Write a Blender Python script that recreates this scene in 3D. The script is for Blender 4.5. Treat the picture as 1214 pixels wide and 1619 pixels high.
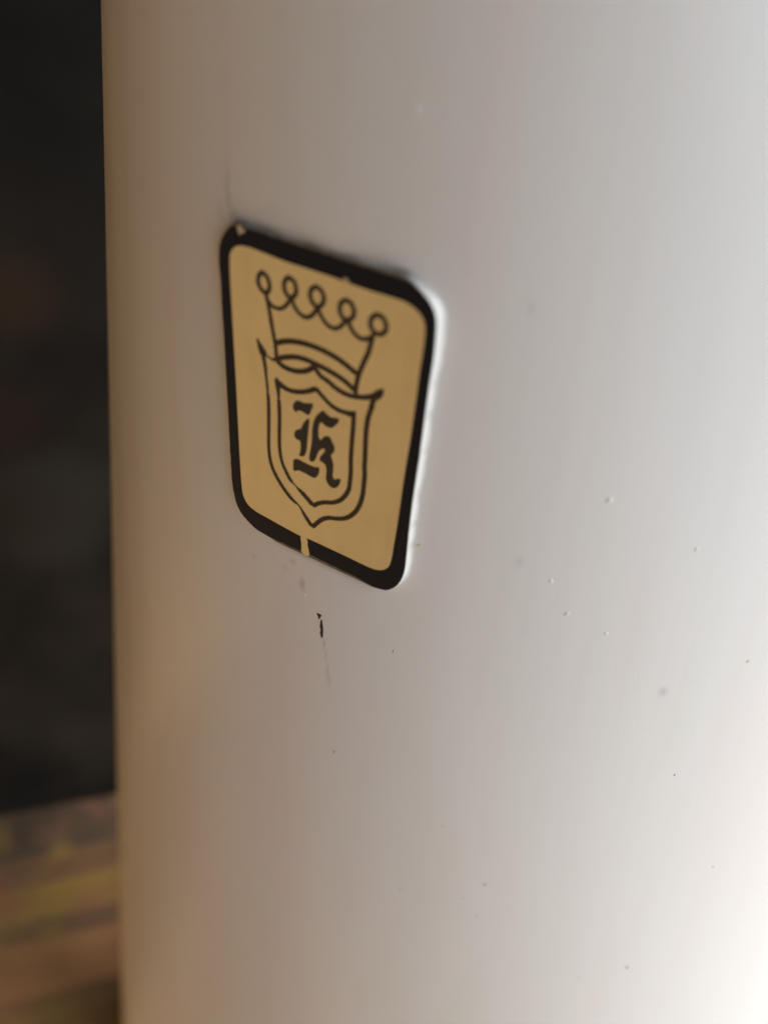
import bpy, bmesh, math, random
import numpy as np
from math import sin, cos, pi, radians
from mathutils import Matrix, Vector
random.seed(7); rng = np.random.default_rng(7)
for o in list(bpy.data.objects):
    bpy.data.objects.remove(o, do_unlink=True)
sc = bpy.context.scene
C = sc.collection

# ------------------------------------------------------------------ camera
# world frame: the badge stands in the XZ plane at the origin (front = -Y), the floor is 0.8 m below
cam_d = bpy.data.cameras.new('camera'); cam = bpy.data.objects.new('camera', cam_d); C.objects.link(cam)
cam_d.sensor_fit = 'VERTICAL'; cam_d.sensor_height = 24.0; cam_d.lens = 24.0 * 1215 / 1619
cam_d.clip_start = 0.004; cam_d.clip_end = 500
cam.matrix_world = Matrix(((0.86182869, -0.37058834, 0.3462883, 0.05540805),
                           (0.5016706, 0.52230134, -0.68958532, -0.08452394),
                           (0.07468544, 0.76802707, 0.63604756, 0.06696326),
                           (0, 0, 0, 1)))
cam_d.dof.use_dof = True; cam_d.dof.focus_distance = 0.143; cam_d.dof.aperture_fstop = cam_d.lens / 3.1
sc.camera = cam

# ------------------------------------------------------------------ light: soft overcast day coming in from the right
SUN_EL, SUN_AZ = radians(42), radians(86)     # azimuth counted from +Y towards +X
world = bpy.data.worlds.new('World'); sc.world = world; world.use_nodes = True
nt = world.node_tree; nt.nodes.clear()
sky = nt.nodes.new('ShaderNodeTexSky'); sky.sky_type = 'NISHITA'; sky.sun_disc = False
sky.sun_elevation = SUN_EL; sky.sun_rotation = SUN_AZ
sky.dust_density = 0.5; sky.ozone_density = 3.0
bg = nt.nodes.new('ShaderNodeBackground'); bg.inputs['Strength'].default_value = 0.14
wo = nt.nodes.new('ShaderNodeOutputWorld')
nt.links.new(sky.outputs[0], bg.inputs[0]); nt.links.new(bg.outputs[0], wo.inputs[0])
sl = bpy.data.lights.new('sun', 'SUN'); so = bpy.data.objects.new('sun', sl); C.objects.link(so)
sl.energy = 1.4; sl.angle = radians(30); sl.color = (1, 0.99, 0.975)
sd = Vector((sin(SUN_AZ) * cos(SUN_EL), cos(SUN_AZ) * cos(SUN_EL), sin(SUN_EL)))
so.rotation_euler = (-sd).to_track_quat('-Z', 'Y').to_euler(); so.location = sd * 4
sc.view_settings.view_transform = 'Standard'; sc.view_settings.look = 'None'
sc.view_settings.exposure = 1.45; sc.view_settings.gamma = 1.0; sc.view_settings.use_curve_mapping = False
sc.cycles.max_bounces = 12; sc.cycles.diffuse_bounces = 6; sc.cycles.glossy_bounces = 6

# ------------------------------------------------------------------ material helpers
def mat(name, col, rough=0.5, metal=0.0, spec=0.5):
    m = bpy.data.materials.new(name); m.use_nodes = True
    p = m.node_tree.nodes['Principled BSDF']
    p.inputs['Base Color'].default_value = (*col, 1); p.inputs['Roughness'].default_value = rough
    p.inputs['Metallic'].default_value = metal; p.inputs['Specular IOR Level'].default_value = spec
    return m, m.node_tree, p
def N(t, kind, **kw):
    n = t.nodes.new(kind)
    for k, v in kw.items(): setattr(n, k, v)
    return n
def coords(t, scale=(1, 1, 1), loc=(0, 0, 0)):
    tc = N(t, 'ShaderNodeTexCoord'); mp = N(t, 'ShaderNodeMapping')
    mp.inputs['Scale'].default_value = scale; mp.inputs['Location'].default_value = loc
    t.links.new(tc.outputs['Object'], mp.inputs['Vector']); return mp.outputs['Vector']
def noise(t, vec, scale, detail=3, rough=0.5):
    n = N(t, 'ShaderNodeTexNoise'); n.inputs['Scale'].default_value = scale
    n.inputs['Detail'].default_value = detail; n.inputs['Roughness'].default_value = rough
    t.links.new(vec, n.inputs['Vector']); return n.outputs['Fac']
def ramp(t, fac, stops):
    r = N(t, 'ShaderNodeValToRGB'); e = r.color_ramp.elements
    while len(e) < len(stops): e.new(0.5)
    for q, (p, c) in zip(e, stops): q.position = p; q.color = (*c, 1)
    t.links.new(fac, r.inputs['Fac']); return r.outputs['Color']
def mix(t, fac, a, b, mode='MIX'):
    m = N(t, 'ShaderNodeMix', data_type='RGBA', blend_type=mode)
    if isinstance(fac, (int, float)): m.inputs[0].default_value = fac
    else: t.links.new(fac, m.inputs[0])
    for s, i in ((a, 6), (b, 7)):
        if isinstance(s, tuple): m.inputs[i].default_value = (*s, 1)
        else: t.links.new(s, m.inputs[i])
    return m.outputs[2]
def bump(t, p, h, strength, dist):
    b = N(t, 'ShaderNodeBump'); b.inputs['Strength'].default_value = strength; b.inputs['Distance'].default_value = dist
    t.links.new(h, b.inputs['Height']); t.links.new(b.outputs['Normal'], p.inputs['Normal']); return b

# aged off-white enamel: faint vertical brush lines, faint colour drift, grime from a mesh attribute
M_ENAMEL, t, p = mat('aged_white_enamel', (0.81, 0.763, 0.672), 0.29)
st = N(t, 'ShaderNodeAttribute', attribute_name='along'); v1 = st.outputs['Vector']; v2 = coords(t, (1, 1, 1))
drift = ramp(t, noise(t, v1, 70, 4, .6), [(0.3, (0.965, 0.985, 0.95)), (0.45, (1.0, 1.0, 1.0)), (0.55, (0.985, 0.985, 0.985)), (0.68, (1.0, 0.955, 0.95))])
base = mix(t, 1.0, (0.81, 0.763, 0.672), drift, 'MULTIPLY')
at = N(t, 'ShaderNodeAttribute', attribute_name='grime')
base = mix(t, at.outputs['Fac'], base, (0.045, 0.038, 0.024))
t.links.new(base, p.inputs['Base Color'])
hsum = N(t, 'ShaderNodeMath', operation='ADD'); hm = N(t, 'ShaderNodeMath', operation='MULTIPLY'); hm.inputs[1].default_value = 0.1
t.links.new(noise(t, v1, 75, 3), hsum.inputs[0])
t.links.new(noise(t, v2, 2600, 1), hm.inputs[0]); t.links.new(hm.outputs[0], hsum.inputs[1])
bump(t, p, hsum.outputs[0], 0.17, 0.0010)
rr = N(t, 'ShaderNodeMapRange'); rr.inputs['To Min'].default_value = 0.29 - 0.07; rr.inputs['To Max'].default_value = 0.29 + 0.09
t.links.new(noise(t, v1, 45, 3), rr.inputs['Value']); t.links.new(rr.outputs[0], p.inputs['Roughness'])

# gold anodised plate
M_GOLD, t, p = mat('gold_anodised_metal', (0.92, 0.715, 0.33), 0.42, 0.32)
g1 = noise(t, coords(t, (1, 1, 0.15)), 260, 3); g2 = noise(t, coords(t), 5200, 1); g3 = noise(t, coords(t), 90, 3)
gc = ramp(t, g1, [(0.35, (0.98, 0.98, 0.98)), (0.65, (1.01, 1.01, 1.01))])
gc = mix(t, 1.0, (0.92, 0.715, 0.33), gc, 'MULTIPLY')
gc = mix(t, 1.0, gc, ramp(t, g2, [(0.3, (0.93, 0.93, 0.93)), (0.7, (1.05, 1.05, 1.05))]), 'MULTIPLY')
gc = mix(t, 1.0, gc, ramp(t, g3, [(0.35, (0.96, 0.95, 0.92)), (0.65, (1.0, 1.0, 1.0))]), 'MULTIPLY')
t.links.new(gc, p.inputs['Base Color']); bump(t, p, g2, 0.12, 0.00008)
M_EDGE, t, p = mat('dull_plate_edge', (0.20, 0.17, 0.10), 0.55, 0.2)
t.links.new(ramp(t, noise(t, coords(t), 700, 3), [(0.35, (0.10, 0.085, 0.05)), (0.7, (0.26, 0.22, 0.14))]), p.inputs['Base Color'])
M_BLACK, t, p = mat('black_badge_lacquer', (0.012, 0.012, 0.014), 0.42, 0.0, 0.16)
t.links.new(ramp(t, noise(t, coords(t), 2400, 3), [(0.3, (0.007, 0.0085, 0.013)), (0.75, (0.012, 0.014, 0.020))]), p.inputs['Base Color'])
M_LINE, t, p = mat('dark_brown_print', (0.020, 0.012, 0.010), 0.45)
t.links.new(ramp(t, noise(t, coords(t), 900, 2), [(0.3, (0.014, 0.010, 0.010)), (0.7, (0.032, 0.015, 0.012))]), p.inputs['Base Color'])
M_LETTER, t, p = mat('black_letter_print', (0.018, 0.017, 0.015), 0.5)
t.links.new(ramp(t, noise(t, coords(t), 2500, 2), [(0.3, (0.014, 0.013, 0.012)), (0.75, (0.026, 0.023, 0.020))]), p.inputs['Base Color'])
M_CHIP, t, p = mat('bare_metal_chip', (0.66, 0.50, 0.30), 0.4, 0.35)
t.links.new(ramp(t, noise(t, coords(t), 1500, 2), [(0.3, (0.55, 0.40, 0.22)), (0.7, (0.75, 0.60, 0.40))]), p.inputs['Base Color'])
M_SPECK, t, p = mat('grey_dirt_speck', (0.16, 0.14, 0.12), 0.8)
t.links.new(ramp(t, noise(t, coords(t), 2500, 2), [(0.3, (0.13, 0.11, 0.10)), (0.7, (0.24, 0.21, 0.18))]), p.inputs['Base Color'])
M_RUST, t, p = mat('tan_rust_chip', (0.62, 0.46, 0.24), 0.8)
t.links.new(ramp(t, noise(t, coords(t), 2500, 2), [(0.3, (0.52, 0.36, 0.16)), (0.7, (0.70, 0.54, 0.30))]), p.inputs['Base Color'])
M_SCRATCH, t, p = mat('black_scratch', (0.02, 0.012, 0.01), 0.7)
t.links.new(ramp(t, noise(t, coords(t), 1800, 3), [(0.35, (0.008, 0.004, 0.003)), (0.75, (0.05, 0.030, 0.022))]), p.inputs['Base Color'])

def wood(name, a, b, sc_=1.0, worn=True):
    m, t, p = mat(name, a, 0.55)
    v = coords(t, (1.6, 26, 26)); f = noise(t, v, 2.4 * sc_, 5, 0.6)
    v2 = coords(t, (1, 1, 1)); g = noise(t, v2, 7, 4)
    c = ramp(t, f, [(0.3, b), (0.68, a)])
    c = mix(t, 1.0, c, ramp(t, g, [(0.3, (0.62, 0.6, 0.58)), (0.7, (1.12, 1.1, 1.05))]), 'MULTIPLY')
    wp = N(t, 'ShaderNodeNewGeometry').outputs['Position']
    if worn: c = mix(t, ramp(t, noise(t, wp, 13, 3), [(.45, (0, 0, 0)), (.68, (.7, .7, .7))]), c, (.22, .095, .05))
    if worn: c = mix(t, ramp(t, noise(t, wp, 17, 2), [(.50, (0, 0, 0)), (.72, (.65, .65, .65))]), c, (.27, .165, .035))
    t.links.new(c, p.inputs['Base Color']); bump(t, p, f, 0.25, 0.002); return m

# ------------------------------------------------------------------ mesh helpers
def tag(o, label=None, cat=None, group=None, kind=None):
    for k, v in (('label', label), ('category', cat), ('group', group), ('kind', kind)):
        if v: o[k] = v
    return o
def mesh_obj(name, verts, faces, m, parent=None, smooth=False, tri=False):
    me = bpy.data.meshes.new(name); me.from_pydata([tuple(v) for v in verts], [], faces)
    if tri or not smooth:
        bm = bmesh.new(); bm.from_mesh(me)
        if tri: bmesh.ops.triangulate(bm, faces=bm.faces[:])
        bm.to_mesh(me); bm.free()
    if smooth: me.polygons.foreach_set('use_smooth', [True] * len(me.polygons))
    if m: me.materials.append(m)
    me.update()
    o = bpy.data.objects.new(name, me); C.objects.link(o)
    if parent: o.parent = parent
    return o
def catmull(pts, closed, step):
    P = np.array(pts, float); n = len(P); out = []
    segs = n if closed else n - 1
    for i in range(segs):
        p1, p2 = P[i], P[(i + 1) % n]
        p0 = P[i - 1] if (closed or i > 0) else 2 * p1 - p2
        p3 = P[(i + 2) % n] if (closed or i + 2 < n) else 2 * p2 - p1
        # centripetal parametrisation keeps tight corners from looping
        d = lambda a, b: max(np.linalg.norm((a - b)[:2]) ** 0.5, 1e-5)
        t1 = d(p0, p1); t2 = t1 + d(p1, p2); t3 = t2 + d(p2, p3)
        k = max(2, int(math.ceil(np.linalg.norm((p2 - p1)[:2]) / step)))
        for j in range(k):
            t = t1 + (t2 - t1) * j / k
            A1 = (t1 - t) / t1 * p0 + t / t1 * p1
            A2 = (t2 - t) / (t2 - t1) * p1 + (t - t1) / (t2 - t1) * p2
            A3 = (t3 - t) / (t3 - t2) * p2 + (t - t2) / (t3 - t2) * p3
            B1 = (t2 - t) / t2 * A1 + t / t2 * A2
            B2 = (t3 - t) / (t3 - t1) * A2 + (t - t1) / (t3 - t1) * A3
            out.append((t2 - t) / (t2 - t1) * B1 + (t - t1) / (t2 - t1) * B2)
    if not closed: out.append(P[-1])
    return np.array(out)
def resample(P, n):
    Q = np.vstack([P, P[:1]]); L = np.r_[0, np.cumsum(np.linalg.norm(np.diff(Q, axis=0), axis=1))]
    s = np.linspace(0, L[-1], n, endpoint=False)
    return np.stack([np.interp(s, L, Q[:, k]) for k in range(Q.shape[1])], 1)

# ------------------------------------------------------------------ traced badge artwork, millimetres on the badge plane (x, z)
OUTER = [[-17.762,18.629],[-17.844,21.393],[-17.744,23.425],[-17.398,24.742],[-16.513,26.322],[-15.298,27.589],[-14.159,27.994],[-12.685,27.92],[-10.872,27.933],[-7.12,27.865],[-1.913,27.77],[3.124,27.678],[7.999,27.598],[10.375,27.583],[12.44,27.518],[13.99,27.217],[15.31,26.458],[16.656,25.431],[17.464,24.219],[17.809,22.866],[17.97,20.662],[18.041,17.594],[17.921,14.327],[17.867,10.093],[17.836,4.39],[17.815,1.027],[17.711,-3.178],[17.637,-7.395],[17.646,-12.514],[17.758,-17.868],[17.714,-21.872],[17.135,-24.543],[15.836,-26.746],[14.604,-27.749],[12.37,-28.177],[9.548,-27.927],[5.64,-27.819],[1.672,-27.763],[-1.301,-27.726],[-2.955,-27.811],[-8.165,-28.024],[-11.72,-27.848],[-12.773,-27.711],[-14.912,-26.581],[-16.546,-25.085],[-17.403,-23.235],[-17.772,-21.188],[-18.002,-19.114],[-18.01,-14.403],[-18.007,-9.926],[-17.913,-4.515],[-17.88,0.575],[-17.838,4.486],[-17.788,11.128],[-17.81,15.292]]
INNER = [[-15.871,3.216],[-15.891,10.659],[-15.916,16.353],[-15.885,20.774],[-15.826,22.364],[-15.658,23.499],[-15.022,24.51],[-13.943,25.158],[-12.444,25.376],[-10.423,25.307],[-6.434,24.998],[-2.034,24.936],[1.839,24.88],[4.608,24.728],[7.904,24.636],[11.119,24.682],[13.024,24.625],[14.66,24.111],[15.679,23.398],[16.226,22.518],[16.431,21.234],[16.463,18.647],[16.32,15.399],[16.295,12.07],[16.241,9.475],[16.083,3.669],[15.914,0.211],[15.779,-3.359],[15.68,-7.816],[15.561,-12.238],[15.376,-16.365],[15.167,-20.383],[14.828,-22.008],[13.96,-23.223],[12.551,-23.999],[10.569,-24.186],[6.754,-24.104],[2.867,-24.079],[-1.625,-24.113],[-2.859,-24.264],[-6.763,-23.983],[-10.252,-23.611],[-13.077,-23.264],[-14.716,-22.456],[-15.598,-20.913],[-15.846,-18.856],[-15.932,-13.51],[-15.93,-9.076],[-15.898,-2.716]]
PLATE = [[-17.762,18.629],[-17.844,21.393],[-17.744,23.425],[-17.398,24.742],[-16.513,26.322],[-15.298,27.589],[-14.159,27.994],[-12.685,27.923],[-10.867,28.045],[-7.115,28.204],[-1.919,28.155],[3.107,28.057],[7.97,27.97],[10.341,27.953],[12.405,27.856],[13.979,27.314],[15.31,26.458],[16.656,25.431],[17.464,24.219],[17.809,22.866],[17.97,20.662],[18.041,17.594],[17.921,14.327],[17.867,10.093],[17.836,4.39],[17.815,1.027],[17.711,-3.178],[17.637,-7.395],[17.646,-12.514],[17.758,-17.868],[17.714,-21.872],[17.135,-24.543],[15.836,-26.746],[14.604,-27.749],[12.238,-28.459],[9.423,-28.41],[5.51,-28.459],[1.529,-28.463],[-1.456,-28.41],[-3.117,-28.465],[-8.344,-28.473],[-11.72,-27.848],[-12.773,-27.711],[-14.912,-26.581],[-16.546,-25.085],[-17.403,-23.235],[-17.772,-21.188],[-18.002,-19.114],[-18.01,-14.403],[-18.007,-9.926],[-17.913,-4.515],[-17.88,0.575],[-17.838,4.486],[-17.788,11.128],[-17.81,15.292]]
LETTER = [[[-4.63,1.938],[-4.412,2.752],[-3.914,3.333],[-3.375,3.451],[-2.729,3.383],[-1.875,3.62],[-1.007,3.843],[-1.12,3.059],[-1.426,2.214],[-1.632,1.695],[-2.279,1.656],[-2.931,1.848],[-3.582,1.747],[-4.191,1.304]],[[-1.62,0.877],[-1.667,-0.315],[-1.797,-1.881],[-1.945,-3.927],[-2.083,-5.331],[-2.408,-6.378],[-2.856,-6.751],[-3.31,-6.806],[-3.136,-5.772],[-3.099,-4.627],[-3.284,-3.808],[-3.889,-3.832],[-4.339,-3.347],[-4.228,-2.529],[-3.674,-1.912],[-3.122,-1.54],[-2.798,-0.761],[-2.37,0.158],[-1.942,0.688]],[[0.99,3.345],[1.524,3.034],[2.372,2.741],[3.199,2.937],[3.717,2.953],[3.739,2.444],[3.249,1.731],[2.647,1.009],[2.02,0.824],[1.273,0.952],[0.732,1.266],[0.32,0.724],[0.167,-0.017],[0.15,-1.098],[0.346,-1.996],[0.762,-2.154],[1.132,-1.459],[1.761,-0.988],[2.296,-0.986],[2.748,-1.667],[3.207,-2.458],[3.136,-3.367],[2.629,-4.246],[2.876,-5.037],[3.125,-5.833],[3.112,-7.207],[3.113,-8.363],[3.57,-8.742],[4.209,-8.223],[4.584,-8.287],[4.465,-9.041],[4.062,-9.929],[3.417,-10.46],[2.859,-10.477],[2.283,-10.026],[1.918,-9.13],[1.982,-7.704],[1.724,-6.552],[1.162,-6.224],[0.603,-6.009],[0.803,-5.244],[1.326,-4.35],[1.566,-3.626],[1.192,-3.516],[0.552,-4.05],[0.132,-4.853],[-0.177,-5.887],[-0.604,-6.754],[-1.161,-6.993],[-1.391,-6.633],[-1.299,-5.455],[-1.097,-4.246],[-0.95,-2.634],[-0.935,-1.101],[-0.749,0.474],[-0.345,1.688],[0.27,2.656]],[[-4.564,-9.51],[-4.449,-8.217],[-3.875,-7.808],[-2.847,-7.832],[-1.483,-7.941],[-0.356,-7.916],[0.424,-7.692],[0.444,-8.496],[0.129,-9.456],[-0.425,-10.056],[-1.222,-10.056],[-2.369,-9.899],[-3.521,-9.884],[-4.448,-10.337]]]
CROWN = [[[[-10.003,22.282,0.738],[-9.134,21.892,0.738],[-8.744,20.792,0.738],[-8.852,20.01,0.738],[-9.424,19.411,0.738],[-10.197,19.723,0.738],[-10.729,20.518,0.738],[-10.625,21.576,0.738]],True],[[[-5.373,22.799,0.738],[-4.521,22.525,0.738],[-4.115,21.541,0.738],[-4.263,20.629,0.738],[-4.974,19.975,0.738],[-5.667,20.169,0.738],[-6.18,21.142,0.738],[-6.019,22.201,0.738]],True],[[[-0.808,22.749,0.738],[0.088,22.461,0.738],[0.547,21.593,0.738],[0.348,20.616,0.738],[-0.388,19.935,0.738],[-1.172,20.169,0.738],[-1.739,21.208,0.738],[-1.525,22.184,0.738]],True],[[[4.113,22.23,0.738],[4.99,21.982,0.738],[5.489,20.986,0.738],[5.298,20.121,0.738],[4.462,19.42,0.738],[3.631,19.651,0.738],[3.178,20.588,0.738],[3.336,21.586,0.738]],True],[[[9.113,21.607,0.738],[10.045,21.421,0.738],[10.619,20.418,0.738],[10.374,19.423,0.738],[9.531,18.878,0.738],[8.72,19.086,0.738],[8.132,20.013,0.738],[8.375,21.002,0.738]],True],[[[-9.492,19.392,0.642],[-9.221,18.668,0.642],[-8.679,17.96,0.642],[-7.903,17.628,0.642],[-7.01,17.7,0.642],[-6.119,18.273,0.642],[-5.456,19.098,0.642],[-5.083,19.906,0.642]],False],[[[-4.974,19.975,0.674],[-4.65,19.335,0.674],[-4.216,18.571,0.674],[-3.388,17.939,0.674],[-2.413,17.755,0.674],[-1.455,18.295,0.674],[-0.874,19.039,0.674],[-0.512,19.86,0.674]],False],[[[-0.387,19.898,0.674],[-0.095,19.179,0.674],[0.454,18.382,0.674],[1.426,17.653,0.674],[2.376,17.528,0.674],[3.293,18.043,0.674],[3.978,18.86,0.674],[4.401,19.402,0.674]],False],[[[4.524,19.402,0.706],[4.902,18.827,0.706],[5.414,18.101,0.706],[6.205,17.537,0.706],[7.029,17.401,0.706],[7.919,17.724,0.706],[8.49,18.171,0.706],[8.884,18.766,0.706]],False],[[[-9.492,19.392,0.706],[-9.081,18.035,0.706],[-8.421,14.392,0.706],[-7.859,11.508,0.706],[-7.666,9.262,0.706]],False],[[[8.696,18.613,0.802],[8.525,17.711,0.802],[8.161,15.774,0.802],[7.39,13.551,0.802],[6.838,11.75,0.802],[6.523,9.995,0.802],[6.41,8.319,0.802]],False],[[[-7.758,11.955,0.899],[-6.283,12.72,0.899],[-4.474,13.284,0.899],[-2.693,13.557,0.899],[-0.495,13.591,0.899],[1.682,13.366,0.899],[3.85,12.827,0.899],[5.372,12.215,0.899],[6.74,11.634,0.899]],False],[[[-7.715,9.118,0.866],[-7.007,9.696,0.866],[-5.616,10.374,0.866],[-4.019,10.868,0.866],[-2.442,11.025,0.866],[-0.433,10.879,0.866],[1.56,10.611,0.866],[3.541,10.182,0.866],[4.864,9.714,0.866],[6.333,8.882,0.866]],False],[[[-7.716,9.075,0.899],[-6.556,8.531,0.899],[-5.164,8.368,0.899],[-3.326,8.706,0.899],[-1.971,9.388,0.899],[-1.085,10.114,0.899],[-0.499,10.856,0.899]],False]]
SHIELD = [[[[-0.542,10.8,0.834],[-0.673,10.362,0.834],[0.101,9.394,0.834],[0.465,9.171,0.834],[1.79,8.748,0.834],[2.93,8.173,0.834],[4.244,7.841,0.834],[5.537,7.776,0.834],[6.622,7.978,0.834],[8.046,8.379,0.834],[9.081,8.938,0.834],[9.757,9.399,0.834]],False],[[[-9.539,9.276,0.321],[-8.591,9.001,0.385],[-7.797,9.143,0.963]],False],[[[10.972,10.852,0.321],[10.577,10.154,1.043],[10.135,9.537,1.364],[9.63,8.752,0.963],[9.288,7.375,0.834],[9.041,5.828,0.802]],False],[[[9.543,7.882,0.834],[9.173,6.568,0.834],[8.825,4.839,0.834],[8.693,2.752,0.834],[8.731,0.473,0.834],[8.834,-2.488,0.834],[8.842,-3.802,0.834],[8.999,-5.171,0.834],[8.974,-7.16,0.834],[8.932,-8.945,0.834],[8.584,-11.168,0.834],[7.876,-13.217,0.834],[6.76,-14.912,0.834],[5.584,-15.949,0.834],[4.125,-16.691,0.834],[2.636,-17.254,0.834],[1.394,-18.197,0.834],[0.398,-19.476,0.834],[-0.612,-21.007,0.834]],False],[[[-0.666,-20.824,0.883],[-1.567,-19.774,0.834],[-2.285,-18.882,0.706],[-2.955,-17.948,0.481]],False],[[[-3.688,-17.239,0.401],[-4.683,-16.819,0.738],[-6.009,-15.762,0.802],[-7.325,-14.294,0.802],[-8.408,-12.738,0.77],[-9.084,-11.247,0.722],[-9.443,-9.64,0.674],[-9.57,-7.746,0.642],[-9.533,-5.401,0.642],[-9.433,-2.269,0.674],[-9.399,0.739,0.674],[-9.489,2.846,0.578]],False],[[[-9.489,2.846,0.417],[-9.568,3.775,0.513],[-9.691,5.243,0.481],[-9.849,6.863,0.578],[-9.757,6.502,0.546],[-10.014,8.066,0.706],[-10.227,8.992,0.802]],False],[[[-11.295,11.613,0.321],[-10.963,10.892,0.722],[-10.513,10.063,1.203],[-10.174,9.423,1.364],[-10.034,8.749,0.722]],False],[[[-7.635,5.745,0.481],[-7.314,5.291,1.043],[-6.404,4.885,0.899],[-5.104,4.744,0.834],[-3.385,5.126,0.834],[-1.907,5.806,0.834],[-0.869,6.503,0.899],[-0.566,6.951,0.963]],False],[[[-0.669,6.914,0.963],[-0.035,6.467,0.802],[1.024,5.696,0.77],[2.292,4.92,0.77],[3.543,4.583,0.802],[4.772,4.566,0.802],[5.982,4.747,0.963],[6.754,5.345,0.481]],False],[[[6.413,4.993,0.802],[6.415,2.876,0.802],[6.356,0.345,0.802],[6.336,-2.241,0.802],[6.325,-3.561,0.802],[6.429,-5.075,0.802],[6.427,-7.556,0.802],[6.267,-9.404,0.802],[5.701,-10.956,0.802],[4.683,-12.481,0.802],[3.256,-13.632,0.802],[1.784,-14.273,0.802],[0.423,-15.186,0.802],[-0.572,-16.261,0.802]],False],[[[-0.494,-16.049,1.043],[-1.851,-14.984,0.963],[-2.723,-14.36,0.931],[-3.702,-13.787,0.562]],False],[[[-3.593,-13.85,0.481],[-4.138,-13.419,0.257],[-4.79,-13.06,0.417]],False],[[[-2.867,-18.024,0.513],[-3.355,-17.504,0.321],[-3.798,-17.197,0.417]],False],[[[-4.725,-13.075,0.642],[-5.332,-12.494,0.738],[-6.193,-11.095,0.706],[-6.831,-9.833,0.674],[-7.201,-8.257,0.674],[-7.368,-6.408,0.674],[-7.354,-3.9,0.706],[-7.277,-1.43,0.706],[-7.305,0.939,0.738],[-7.385,2.464,0.642]],False],[[[-7.385,2.464,0.481],[-7.446,3.782,0.706],[-7.585,5.241,1.043],[-7.852,6.079,0.481]],False]]
CHIPS = [[[-2.887,-24.128],[-1.719,-24.206],[-1.481,-25.67],[-1.213,-28.068],[-2.62,-28.115],[-2.817,-26.06]],[[-14.15,27.777],[-13.819,28.137],[-13.438,28.036],[-13.234,27.735],[-12.744,27.616],[-12.835,27.348],[-13.434,27.095],[-13.732,26.729],[-13.93,27.169]],[[3.451,25.015],[3.833,25.385],[4.241,25.234],[4.559,24.882],[3.965,24.761]]]
SCRATCH = [[[0.0051,-0.04239],[0.0086,-0.04209],[0.0148,-0.04225],[0.0127,-0.04278],[0.0113,-0.04345],[0.0089,-0.04347],[0.0082,-0.04294]],[[0.0139,-0.04343],[0.0153,-0.04333],[0.0169,-0.04438],[0.0184,-0.0456],[0.0185,-0.04695],[0.0176,-0.04838],[0.016,-0.0485],[0.0136,-0.04783],[0.0129,-0.04719],[0.0137,-0.04629],[0.0121,-0.04557],[0.0125,-0.04486]]]
STREAK = [[0.0176,-0.04838],[0.0213,-0.04983],[0.023,-0.05145],[0.0261,-0.05406],[0.0289,-0.05657],[0.0311,-0.05918],[0.0316,-0.06065],[0.0341,-0.06274]]
NIB = [[0.1207,0.04702,1.2],[0.3558,0.04241,0.9],[0.3624,-0.01705,0.9],[0.3923,-0.02344,1],[0.4203,-9e-05,1.2],[0.4526,-0.02649,0.8],[0.5518,-0.00754,1],[0.4603,-0.12008,0.7],[-0.073,-0.2073,0.8],[0.033,-0.06969,0.8],[-0.0855,-0.14004,0.7],[-0.1629,0.05167,1],[-0.1636,0.04938,1],[0.0984,0.03108,0.9],[-0.0181,-0.03898,0.9],[0.2483,-0.1388,0.5],[0.2992,0.00838,0.5]]
SPECK = [[0.142,-0.04368,0.5],[0.3403,-0.11386,0.8],[0.6253,-0.14107,1.2],[0.6091,-0.06228,0.6],[0.307,-0.12311,0.5],[0.3355,-0.12993,0.6],[-0.1746,-0.14987,0.6],[0.0473,-0.08438,0.7],[0.1923,-0.13093,0.6],[0.5399,-0.14946,0.5],[0.7287,-0.09473,0.6],[0.2557,-0.09497,0.4]]
PIT = [[0.5554,-0.03905]]
TANCHIP = [[0.6742,-0.03141],[0.1633,-0.0164]]
GRIME = [[-0.1711,0.03213,0.0005,0.003,0.22],[-0.169,0.03029,0.0006,0.0016,0.25],[-0.1614,0.02891,0.0012,0.0014,0.25],[0.315,-0.01445,0.0005,0.001,0.16],[-0.1538,0.02823,0.002,0.0012,0.45],[-0.1373,0.02816,0.003,0.0009,0.5],[-0.0234,-0.03645,0.0005,0.0014,0.35],[-0.1255,-0.03618,0.0006,0.0007,0.18],[-0.0425,-0.03182,0.0006,0.0008,0.2],[-0.0577,-0.03449,0.0007,0.0007,0.12],[0.2841,0.02662,0.0004,0.0008,0.16],[-0.0837,0.02962,0.003,0.002,0.12],[-0.0089,0.0279,0.004,0.0012,0.2],[-0.1832,0.02794,0.0015,0.002,0.12],[0.0017,0.02601,0.004,0.001,0.15]]


# ------------------------------------------------------------------ the white casing
SH = 0.00022                                   # the plate's front stands this far off the casing at its centre line
BD = 0.1064                                   # half depth
FLOOR = -1.10
def half_w(z): return np.sqrt((0.1547544 - 0.1832857 * z) ** 2 - 0.01216203)
def surf(t, z, off=0.0):
    a = half_w(z); nx, ny = np.sin(t) / a, -np.cos(t) / BD
    l = np.sqrt(nx * nx + ny * ny)
    return np.stack([a * np.sin(t) + off * nx / l, BD * (1 - np.cos(t)) + SH + off * ny / l, z + 0 * t], -1)
def shell_y(x, z):
    return BD * (1 - np.sqrt(np.clip(1 - (x / half_w(z)) ** 2, 0, 1))) + SH

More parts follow.
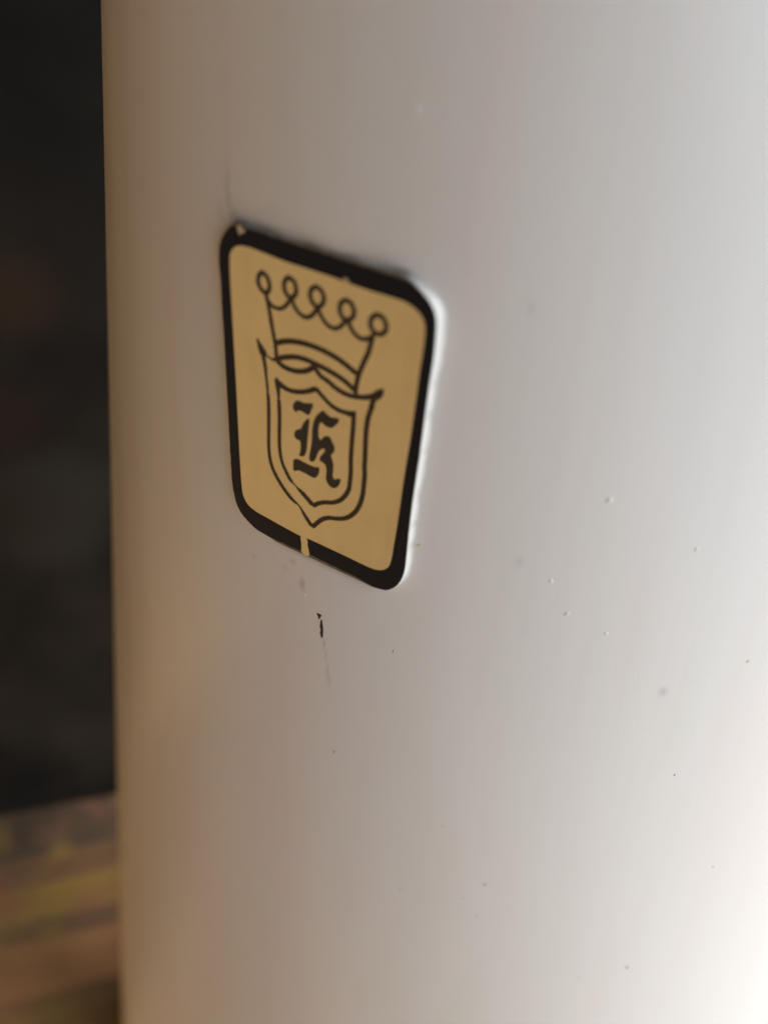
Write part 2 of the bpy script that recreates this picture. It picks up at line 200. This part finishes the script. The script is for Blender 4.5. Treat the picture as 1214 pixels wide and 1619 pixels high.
casing = bpy.data.objects.new('appliance_casing', None); casing.location = (0, BD, FLOOR); C.objects.link(casing)
tag(casing, 'tall off-white enamelled casing with rounded front and a black-bordered gold crest badge', 'appliance')
HOLD = bpy.data.objects.new('tmp', None)
def under(o, par):      # parent while keeping world position (parents are unrotated)
    o.parent = par; o.matrix_parent_inverse = Matrix.Translation(par.matrix_world.translation if par.parent is None else (0, 0, 0)).inverted()
    return o
bpy.context.view_layer.update()
def child(o):
    o.parent = casing; o.location = (0 - casing.location.x, 0 - casing.location.y, 0 - casing.location.z); return o

tt = np.r_[np.linspace(-pi, -1.2, 50, endpoint=False), np.linspace(-1.2, -.75, 60, endpoint=False), np.linspace(-.75, .75, 360, endpoint=False),
           np.linspace(.75, 1.3, 80, endpoint=False), np.linspace(1.3, pi, 50, endpoint=False)]
zz = np.r_[np.linspace(FLOOR + 0.0, -.26, 90, endpoint=False), np.linspace(-.26, -.06, 150, endpoint=False), np.linspace(-.06, .075, 270, endpoint=False), np.linspace(.075, .19, 30)]
TT, ZZ = np.meshgrid(tt, zz)
V = surf(TT.ravel(), ZZ.ravel())
# rounded shoulder and closed lid above, out of the picture
lid = []
for k in range(1, 9):
    q = k / 8 * pi / 2; ins = 0.03 * (1 - cos(q)); zc = .19 + .022 * sin(q)
    a = half_w(.19) - ins; bb = BD - ins
    lid.append(np.stack([a * np.sin(tt), BD + SH - bb * np.cos(tt), zc + 0 * tt], -1))
V = np.vstack([V] + lid); nr = len(zz) + 8; nc = len(tt)
idx = np.arange(nr * nc).reshape(nr, nc)
F = np.stack([idx[:-1, :], np.roll(idx, -1, 1)[:-1, :], np.roll(idx, -1, 1)[1:, :], idx[1:, :]], -1).reshape(-1, 4)
me = bpy.data.meshes.new('shell')
nv, nf = len(V), len(F)
me.vertices.add(nv); me.vertices.foreach_set('co', V.astype(np.float32).ravel())
me.loops.add(nf * 4); me.loops.foreach_set('vertex_index', F.astype(np.int32).ravel())
me.polygons.add(nf); me.polygons.foreach_set('loop_start', np.arange(0, nf * 4, 4, dtype=np.int32))
me.polygons.foreach_set('use_smooth', [True] * nf)
me.update(calc_edges=True)
bm = bmesh.new(); bm.from_mesh(me); bm.verts.ensure_lookup_table()
bm.faces.new([bm.verts[i] for i in idx[-1]]); bm.to_mesh(me); bm.free()
g = np.zeros(nv)
TV = np.r_[TT.ravel(), np.tile(tt, 8)]; ZV = np.r_[ZZ.ravel(), np.full(8 * nc, .2)]
for (t0, z0, rx, rz, s) in GRIME:
    g = np.maximum(g, s * np.exp(-(((TV - t0) * 0.106 / rx) ** 2 + ((ZV - z0) / rz) ** 2)))
# brownish run below the scratch
ST = np.array(STREAK)
zq = ZV; tq = np.interp(-zq, -ST[:, 1], ST[:, 0])
inside = (zq < ST[0, 1]) & (zq > ST[-1, 1])
fade = np.interp(-zq, -ST[:, 1], [.30, .28, .26, .12, .16, .30, .32, .03])
g = np.where(inside, np.maximum(g, fade * np.exp(-((TV - tq) * .106 / .00022) ** 2)), g)
# dark dirt caught along the upper edge of the badge
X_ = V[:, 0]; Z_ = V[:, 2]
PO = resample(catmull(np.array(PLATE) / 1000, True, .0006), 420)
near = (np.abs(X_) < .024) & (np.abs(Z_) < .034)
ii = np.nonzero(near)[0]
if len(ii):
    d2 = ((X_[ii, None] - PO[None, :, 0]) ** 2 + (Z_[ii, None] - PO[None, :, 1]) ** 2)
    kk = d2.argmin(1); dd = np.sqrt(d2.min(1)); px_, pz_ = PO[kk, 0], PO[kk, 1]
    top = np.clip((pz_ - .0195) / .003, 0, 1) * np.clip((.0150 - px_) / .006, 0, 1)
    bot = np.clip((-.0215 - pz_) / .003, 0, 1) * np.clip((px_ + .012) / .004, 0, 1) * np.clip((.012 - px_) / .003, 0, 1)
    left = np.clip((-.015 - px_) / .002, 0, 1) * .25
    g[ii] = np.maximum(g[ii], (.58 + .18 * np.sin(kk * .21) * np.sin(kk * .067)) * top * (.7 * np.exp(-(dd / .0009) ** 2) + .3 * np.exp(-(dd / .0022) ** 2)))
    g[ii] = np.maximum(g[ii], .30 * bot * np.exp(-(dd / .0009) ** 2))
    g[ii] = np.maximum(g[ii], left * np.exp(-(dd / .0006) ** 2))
# the small pit in the paint
(pt, pz), = PIT
rr_ = np.hypot((TV - pt) * .106 * .97, (ZV - pz) / 1.7)
g = np.maximum(g, .26 * np.exp(-(rr_ / .0006) ** 2))
al_ = me.attributes.new('along', 'FLOAT_VECTOR', 'POINT'); al_.data.foreach_set('vector', np.stack([TV * .106, 0 * TV, V[:, 2] * .09], 1).astype(np.float32).ravel())
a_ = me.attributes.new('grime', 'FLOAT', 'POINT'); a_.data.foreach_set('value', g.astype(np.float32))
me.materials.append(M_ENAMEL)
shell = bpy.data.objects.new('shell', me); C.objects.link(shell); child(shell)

# ---- badge: a flat plate on a bead of enamel
BADGE_AT = Vector((0, 0, 0))
po = resample(catmull(PLATE, True, .25), 360) / 1000
def normals(P):
    d = np.roll(P, -1, 0) - np.roll(P, 1, 0); n = np.stack([-d[:, 1], d[:, 0]], 1)
    n /= np.linalg.norm(n, axis=1)[:, None]
    c = P.mean(0)
    if ((P - c) * n).sum() < 0: n = -n
    return n
pn = normals(po)
def rings_to_obj(name, rings, m, parent, cap=False, smooth=True):
    n = len(rings[0]); Vr = np.vstack(rings); fs = []
    for r in range(len(rings) - 1):
        for i in range(n):
            j = (i + 1) % n; fs.append((r * n + i, r * n + j, (r + 1) * n + j, (r + 1) * n + i))
    if cap: fs.append(tuple(range(n)))
    o = mesh_obj(name, Vr, fs, m, parent, smooth)
    bm = bmesh.new(); bm.from_mesh(o.data); bmesh.ops.recalc_face_normals(bm, faces=bm.faces[:]); bm.to_mesh(o.data); bm.free()
    return o
def ring(off, y):
    q = po + pn * off; return np.stack([q[:, 0], np.broadcast_to(y, len(q)), q[:, 1]], 1)
badge = rings_to_obj('badge', [ring(-.00008, 0.0), ring(-.00002, .00003), ring(0, .00010), ring(0, .0002)], M_EDGE, None, cap=True, smooth=False)
child(badge)
def sub(o): o.parent = badge; return o
# gold face (inside the border, flush sheet a hair proud of the plate)
def sheet(name, pts, y, m, closed_curve=True, th=0.00003, step=.2):
    P = catmull(pts, True, step) / 1000 if closed_curve else np.array(pts) / 1000
    n = len(P); f = np.stack([P[:, 0], np.full(n, y), P[:, 1]], 1); b = f + np.array([0, th, 0])
    bm = bmesh.new(); vs = [bm.verts.new(v) for v in f]; vb = [bm.verts.new(v) for v in b]
    face = bm.faces.new(vs)
    if face.normal.y > 0: pass
    for i in range(n): bm.faces.new((vs[i], vs[(i + 1) % n], vb[(i + 1) % n], vb[i]))
    bmesh.ops.triangulate(bm, faces=[face]); bmesh.ops.recalc_face_normals(bm, faces=bm.faces[:])
    me = bpy.data.meshes.new(name); bm.to_mesh(me); bm.free(); me.materials.append(m)
    o = bpy.data.objects.new(name, me); C.objects.link(o); return o
IN = resample(catmull(INNER, True, .2), 360); cen = IN.mean(0)
face_pts = IN + normals(IN) * .25
sub(sheet('gold_face', face_pts, -.00002, M_GOLD, False))
# black border ring
OU = resample(catmull(OUTER, True, .2), 720)
OU = OU + normals(OU) * (rng.normal(0, .012, 720) + .04 * (np.sin(np.arange(720) * .9) * np.sin(np.arange(720) * .37)) * (OU[:, 1] < -10))[:, None]
def by_angle(P, n):
    th = np.arctan2((P[:, 1] - 0) / 1.5, P[:, 0]); o = np.argsort(th); th = th[o]; Q = P[o]
    g = np.linspace(-pi, pi, n, endpoint=False)
    return np.stack([np.interp(g, th, Q[:, k], period=2 * pi) for k in (0, 1)], 1)
nB = 720; ob, ib = by_angle(OU, nB) / 1000, by_angle(resample(catmull(INNER, True, .1), 1400), nB) / 1000
yb = -.00005
R3 = lambda P, y: np.stack([P[:, 0], np.full(len(P), y), P[:, 1]], 1)
nO = normals(ob); nI = normals(ib)
border = rings_to_obj('border', [R3(ob, .00002), R3(ob, yb + .00003), R3(ob - nO * .00006, yb), R3(ib + nI * .00005, yb), R3(ib, yb + .00002), R3(ib, .0)], M_BLACK, None, smooth=False)
sub(border)
# printed lines
def strokes_obj(name, data, y, m, th=.00004):
    V, Fs = [], []
    for si, (pts, closed) in enumerate(data):
        P = catmull(pts, closed, .12); n = len(P); xy = P[:, :2]
        d = (np.roll(xy, -1, 0) - np.roll(xy, 1, 0)) if closed else np.gradient(xy, axis=0)
        d /= np.linalg.norm(d, axis=1)[:, None] + 1e-9; nn = np.stack([-d[:, 1], d[:, 0]], 1)
        w = P[:, 2:3] / 2 * (1 + .05 * np.sin(np.arange(n) * .7 + si)[:, None])
        if not closed:      # round the ends
            s = np.r_[0, np.cumsum(np.linalg.norm(np.diff(xy, axis=0), axis=1))]
            e = np.minimum(s, s[-1] - s)[:, None] / (w + 1e-6); w = w * np.sqrt(np.clip(1 - (1 - np.clip(e, 0.12, 1)) ** 2, 0, 1))
        L, R_ = (xy + nn * w) / 1000, (xy - nn * w) / 1000; b0 = len(V); yy = y - si * 2e-7
        for q in range(n):
            V += [(L[q, 0], yy + th, L[q, 1]), (L[q, 0], yy, L[q, 1]), (R_[q, 0], yy, R_[q, 1]), (R_[q, 0], yy + th, R_[q, 1])]
        for q in range(n if closed else n - 1):
            a, b = b0 + 4 * q, b0 + 4 * ((q + 1) % n)
            for k in range(3): Fs.append((a + k, b + k, b + k + 1, a + k + 1))
    return sub(mesh_obj(name, V, Fs, m))
strokes_obj('crown', CROWN, -.00005, M_LINE)
strokes_obj('shield', SHIELD, -.00006, M_LINE)
# blackletter K: four pieces of one letter
lv, lf = [], []
for poly in LETTER:
    P = catmull(poly, True, .15); P = (P + normals(P) * .05) / 1000; b0 = len(lv); n = len(P)
    lv += [(x, -.00006, z) for x, z in P] + [(x, -.00002, z) for x, z in P]
    lf.append(tuple(range(b0, b0 + n)))
    lf += [(b0 + i, b0 + (i + 1) % n, b0 + n + (i + 1) % n, b0 + n + i) for i in range(n)]
sub(mesh_obj('letter', lv, lf, M_LETTER, tri=True))
for k, poly in enumerate(CHIPS):
    sub(sheet('paint_chip', poly, -.000075, M_CHIP if k != 0 else M_GOLD, True, step=.1))
# bead of enamel under the plate, flowing into the casing
def ring_s(off, frac, extra=0.0):
    q = po + pn * off; ys = shell_y(q[:, 0], q[:, 1])
    y0 = .00010; return np.stack([q[:, 0], y0 + (ys - y0) * frac + extra, q[:, 1]], 1)
tb = (np.clip((po[:, 1] - .017) / .004, 0, 1) * np.clip((.0165 - po[:, 0]) / .004, 0, 1))[:, None]
wob = (1 + .22 * np.sin(np.arange(len(po)) * .13) * np.sin(np.arange(len(po)) * .31 + 1) + .10 * np.sin(np.arange(len(po)) * .83))[:, None]
rs = [ring_s(-.0004, 0.0, .0001), ring_s(-.00004, 0.02), ring_s(.00002 * wob, .15), ring_s(.00005 * wob, .45), ring_s(.00008 * wob, .72), ring_s(.00018 * wob, .90), ring_s(.00034 * wob, .98), ring_s(.00055 * wob, 1.0, -.00001), ring_s(.0007 * wob, 1.0, .00008)]
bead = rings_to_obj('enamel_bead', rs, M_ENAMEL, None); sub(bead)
bv = np.array([v.co[:] for v in bead.data.vertices]); nP = len(po)
kk = np.arange(len(bv)) % nP; lvl = np.arange(len(bv)) // nP
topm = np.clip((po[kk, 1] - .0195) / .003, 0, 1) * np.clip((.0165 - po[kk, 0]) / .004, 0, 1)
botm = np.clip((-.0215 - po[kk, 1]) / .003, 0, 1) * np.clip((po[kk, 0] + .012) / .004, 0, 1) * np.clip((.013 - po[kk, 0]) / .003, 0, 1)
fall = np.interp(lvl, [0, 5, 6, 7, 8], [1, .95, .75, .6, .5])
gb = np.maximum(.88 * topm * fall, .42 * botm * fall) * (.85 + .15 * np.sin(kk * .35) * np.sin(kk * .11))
rgt = np.clip((po[kk, 0] - .012) / .003, 0, 1)
for (zs, ws, ss) in ((.0085, .0009, .22), (.0022, .0006, .16), (-.0060, .0012, .12), (-.0120, .0005, .2), (-.0165, .0011, .26), (.0135, .0007, .14)):
    gb = np.maximum(gb, rgt * ss * np.exp(-((po[kk, 1] - zs) / ws) ** 2) * np.clip((lvl - 1) / 3, 0, 1))
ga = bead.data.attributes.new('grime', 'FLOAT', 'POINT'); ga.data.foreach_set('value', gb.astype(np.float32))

# ---- small blemishes of the enamel
def basis(t, z):
    P = surf(np.array(t), np.array(z)); a = half_w(z)
    n = Vector((sin(t) / a, -cos(t) / BD, 0)).normalized(); u = Vector((0, 0, 1)); x = u.cross(n).normalized()
    return Matrix((x, u, n)).transposed().to_4x4(), Vector(P)
def dome(name, rx, ry, h, m, seed):
    r = random.Random(seed); V = [(0, 0, h)]; Fs = []; n = 14
    for k, (rr, hh) in enumerate(((.35, .88), (.65, .58), (.88, .2), (1.05, -.12))):
        for i in range(n):
            q = 2 * pi * i / n; w = 1 + .18 * sin(2 * q + seed) + .1 * sin(3 * q + 2 * seed)
            V.append((rx * rr * w * cos(q), ry * rr * w * sin(q), h * hh))
    Fs += [(0, 1 + i, 1 + (i + 1) % n) for i in range(n)]
    for k in range(3):
        Fs += [(1 + k * n + i, 1 + (k + 1) * n + i, 1 + (k + 1) * n + (i + 1) % n, 1 + k * n + (i + 1) % n) for i in range(n)]
    me = bpy.data.meshes.new(name); me.from_pydata(V, [], Fs); me.materials.append(m)
    me.polygons.foreach_set('use_smooth', [True] * len(Fs)); me.update(); return me
def put(name, me, t, z, s, rot=0.0):
    o = bpy.data.objects.new(name, me); C.objects.link(o); B, P = basis(t, z)
    o.parent = casing
    o.matrix_basis = Matrix.Translation(P - Vector(casing.location)) @ B @ Matrix.Rotation(rot, 4, 'Z') @ Matrix.Diagonal((s, s, s, 1))
    return o
nibs = [dome('paint_nib', .00036, .00062, .00010, M_ENAMEL, k) for k in range(3)]
for k, (t_, z_, s_) in enumerate(NIB): put('paint_nib', nibs[k % 3], t_, z_, s_, .25 * sin(k * 1.3))
specks = [dome('dirt_speck', .00028, .00052, .00004, M_SPECK, k + 5) for k in range(3)]
for k, (t_, z_, s_) in enumerate(SPECK): put('dirt_speck', specks[k % 3], t_, z_, s_ * 1.1, .3 * sin(k * .9))
rust = dome('rust_chip', .00018, .0006, .00003, M_RUST, 3)
put('rust_chip', rust, *TANCHIP[0], 1.0, -.35)
put('rust_chip', rust, TANCHIP[1][0] + .004, TANCHIP[1][1], .9, -.9)
sv, sf = [], []
for poly in SCRATCH:
    P = np.array(poly); Q = catmull(np.stack([P[:, 0] * 106, P[:, 1] * 1000], 1), True, .1); b0 = len(sv)
    W = surf(Q[:, 0] / 106, Q[:, 1] / 1000, .00003); W2 = surf(Q[:, 0] / 106, Q[:, 1] / 1000, -.00003); n = len(W)
    sv += [tuple(w) for w in W] + [tuple(w) for w in W2]; sf.append(tuple(range(b0, b0 + n)))
    sf += [(b0 + i, b0 + (i + 1) % n, b0 + n + (i + 1) % n, b0 + n + i) for i in range(n)]
scr = mesh_obj('scratch', sv, sf, M_SCRATCH, tri=True); child(scr)

# ------------------------------------------------------------------ the place round it: board floor, tarred wall; added unseen bounce walls and shade roof
fl = bpy.data.objects.new('floor', None); C.objects.link(fl); fl.location = (0, 0, FLOOR)
D45 = Vector((1, 1, 0)).normalized(); N45 = Vector((1, -1, 0)).normalized()
W0 = Vector((-.641, .251, 0))                      # a point of the foot of the dark wall
def board(name, s0, s1, n0, n1, z0, z1, m, parent, bev=.0015):
    L, W_, Hh = s1 - s0, n1 - n0, z1 - z0
    bm = bmesh.new(); bmesh.ops.create_cube(bm, size=1); bmesh.ops.scale(bm, verts=bm.verts[:], vec=(L, W_, Hh))
    bmesh.ops.bevel(bm, geom=[e for e in bm.edges], offset=bev, segments=1, affect='EDGES')
    me = bpy.data.meshes.new(name); bm.to_mesh(me); bm.free(); me.materials.append(m)
    o = bpy.data.objects.new(name, me); C.objects.link(o); o.parent = parent
    c = W0 + D45 * (s0 + s1) / 2 + N45 * (n0 + n1) / 2
    o.location = (c.x, c.y, (z0 + z1) / 2); o.rotation_euler = (0, 0, pi / 4); return o
woods = {k: wood(k + '_wood', a, b) for k, (a, b) in {
    'greyish_brown': ((.085, .056, .033), (.05, .033, .021)),
    'reddish_brown': ((.19, .105, .045), (.11, .06, .028)),
    'ochre': ((.28, .17, .042), (.19, .11, .03)),
    'orange_brown': ((.36, .18, .068), (.25, .125, .048)),
    'dark_ochre': ((.24, .15, .045), (.15, .09, .028)),
    'pale_tan': ((.52, .345, .19), (.38, .245, .13)),
    'dark_brown': ((.15, .095, .043), (.10, .062, .03))}.items()}
plan = [('greyish_brown', .0, .0755), ('reddish_brown', .0763, .1212), ('ochre', .122, .173), ('dark_brown', .174, .200), ('orange_brown', .201, .277), ('dark_ochre', .278, .3542)]
names = list(woods); q = .355
while q < 2.6:
    w = random.uniform(.065, .085); plan.append((random.choice(['pale_tan', 'pale_tan', 'orange_brown', 'pale_tan', 'ochre']), q, q + w)); q += w + .0012  # boards beyond the view, mostly made pale to bounce light onto the casing
for k, (nm, a, b) in enumerate(plan):
    board('floor_board', -1.4, 2.2, a, b, -.025, random.uniform(-.002, .001) - .001 if a > .3 else -.001, woods[nm], fl)
sub_floor, t, p = mat('dark_subfloor', (.02, .016, .012), .9)
t.links.new(ramp(t, noise(t, coords(t), 12, 4), [(.3, (.05, .035, .02)), (.7, (.09, .06, .035))]), p.inputs['Base Color'])
board('underfloor', -1.4, 2.2, -.1, 2.7, -.06, -.026, sub_floor, fl, .001)
fl['kind'] = 'structure'; fl['label'] = 'floor of narrow brown and ochre boards running along the dark wall'

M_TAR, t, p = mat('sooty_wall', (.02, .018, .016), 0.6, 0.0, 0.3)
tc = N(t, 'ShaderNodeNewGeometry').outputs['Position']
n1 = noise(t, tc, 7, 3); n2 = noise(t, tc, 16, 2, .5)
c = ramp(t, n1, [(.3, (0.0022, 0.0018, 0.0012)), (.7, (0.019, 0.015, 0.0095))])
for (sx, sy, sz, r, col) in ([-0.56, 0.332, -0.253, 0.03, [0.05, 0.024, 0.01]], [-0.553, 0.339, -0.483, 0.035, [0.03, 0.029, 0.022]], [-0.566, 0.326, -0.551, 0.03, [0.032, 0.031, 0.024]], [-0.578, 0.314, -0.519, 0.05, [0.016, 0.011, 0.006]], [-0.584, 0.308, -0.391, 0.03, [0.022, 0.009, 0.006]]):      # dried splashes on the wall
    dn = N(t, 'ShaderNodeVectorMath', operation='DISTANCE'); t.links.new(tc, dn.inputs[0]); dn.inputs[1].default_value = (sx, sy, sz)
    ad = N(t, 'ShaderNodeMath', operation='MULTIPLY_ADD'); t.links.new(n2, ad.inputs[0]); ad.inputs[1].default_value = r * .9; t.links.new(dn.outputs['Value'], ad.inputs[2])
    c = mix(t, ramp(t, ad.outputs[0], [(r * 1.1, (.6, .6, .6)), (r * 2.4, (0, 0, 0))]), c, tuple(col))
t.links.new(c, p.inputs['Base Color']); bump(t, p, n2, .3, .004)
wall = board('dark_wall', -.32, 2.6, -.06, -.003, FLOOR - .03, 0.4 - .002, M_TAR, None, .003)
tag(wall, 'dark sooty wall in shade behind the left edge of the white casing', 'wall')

M_BOUNCE_WALL = wood('timber_wall_wood', (0.69, 0.415, 0.14), (0.54, 0.32, 0.105), worn=False)
side = bpy.data.objects.new('timber_wall', None); C.objects.link(side); side.location = (-.85, .03, FLOOR)  # added outside the frame to throw warm bounce on the casing's left flank
side.rotation_euler = (0, 0, radians(-82)); tag(side, 'added out-of-view wall of brown boards bouncing warm light, left of the white casing', 'wall', kind='structure')
rear = bpy.data.objects.new('timber_wall', None); C.objects.link(rear); rear.location = (-.70, -1.4, FLOOR)  # added behind the camera: keeps front sky off, returns warm light
tag(rear, 'brown timber wall of horizontal boards facing the white casing from the viewer\'s side', 'wall', kind='structure')
proto = None
for par in (side, rear):
    for k in range(int((0.4 - FLOOR) / .137)):
        z0 = .0 + k * .137
        if proto is None:
            bm = bmesh.new(); bmesh.ops.create_cube(bm, size=1); bmesh.ops.scale(bm, verts=bm.verts[:], vec=(2.4, .024, .134))
            bmesh.ops.bevel(bm, geom=bm.edges[:], offset=.003, segments=1, affect='EDGES')
            proto = bpy.data.meshes.new('bounce_wall_board'); bm.to_mesh(proto); bm.free(); proto.materials.append(M_BOUNCE_WALL)
        o = bpy.data.objects.new('bounce_wall_board', proto); C.objects.link(o); o.parent = par
        o.location = (1.2 if par is side else 0.7, random.uniform(-.002, .002), z0 + .067)

M_SHADE_ROOF = wood('roof_wood', (.30, .15, .055), (.18, .09, .03))
def slab(name, x0, x1, y0, y1, z0, z1, m):
    bm = bmesh.new(); bmesh.ops.create_cube(bm, size=1); bmesh.ops.scale(bm, verts=bm.verts[:], vec=(x1 - x0, y1 - y0, z1 - z0))
    bmesh.ops.bevel(bm, geom=bm.edges[:], offset=.004, segments=2, affect='EDGES')
    me = bpy.data.meshes.new(name); bm.to_mesh(me); bm.free(); me.materials.append(m)
    o = bpy.data.objects.new(name, me); C.objects.link(o); o.location = ((x0 + x1) / 2, (y0 + y1) / 2, (z0 + z1) / 2); return o
roof = slab('added_shade_roof', -1.6, 0.5, -2.0, 2.6, 0.4, 0.4 + .05, M_SHADE_ROOF); roof['kind'] = 'structure'  # added slab out of view, cuts sun and sky on the upper casing
M_GROUND, t, p = mat('pale_ground', (.34, .33, .31), .9)
gn = noise(t, coords(t), 1.3, 6, .6)
t.links.new(ramp(t, gn, [(.3, (.27, .26, .24)), (.7, (.40, .39, .37))]), p.inputs['Base Color']); bump(t, p, gn, .4, .03)
gv = [(-60, -60, 0), (60, -60, 0), (60, 60, 0), (-60, 60, 0)]
gr = mesh_obj('ground', gv, [(0, 1, 2, 3)], M_GROUND); gr.location = (0, 0, FLOOR - .07); gr['kind'] = 'structure'
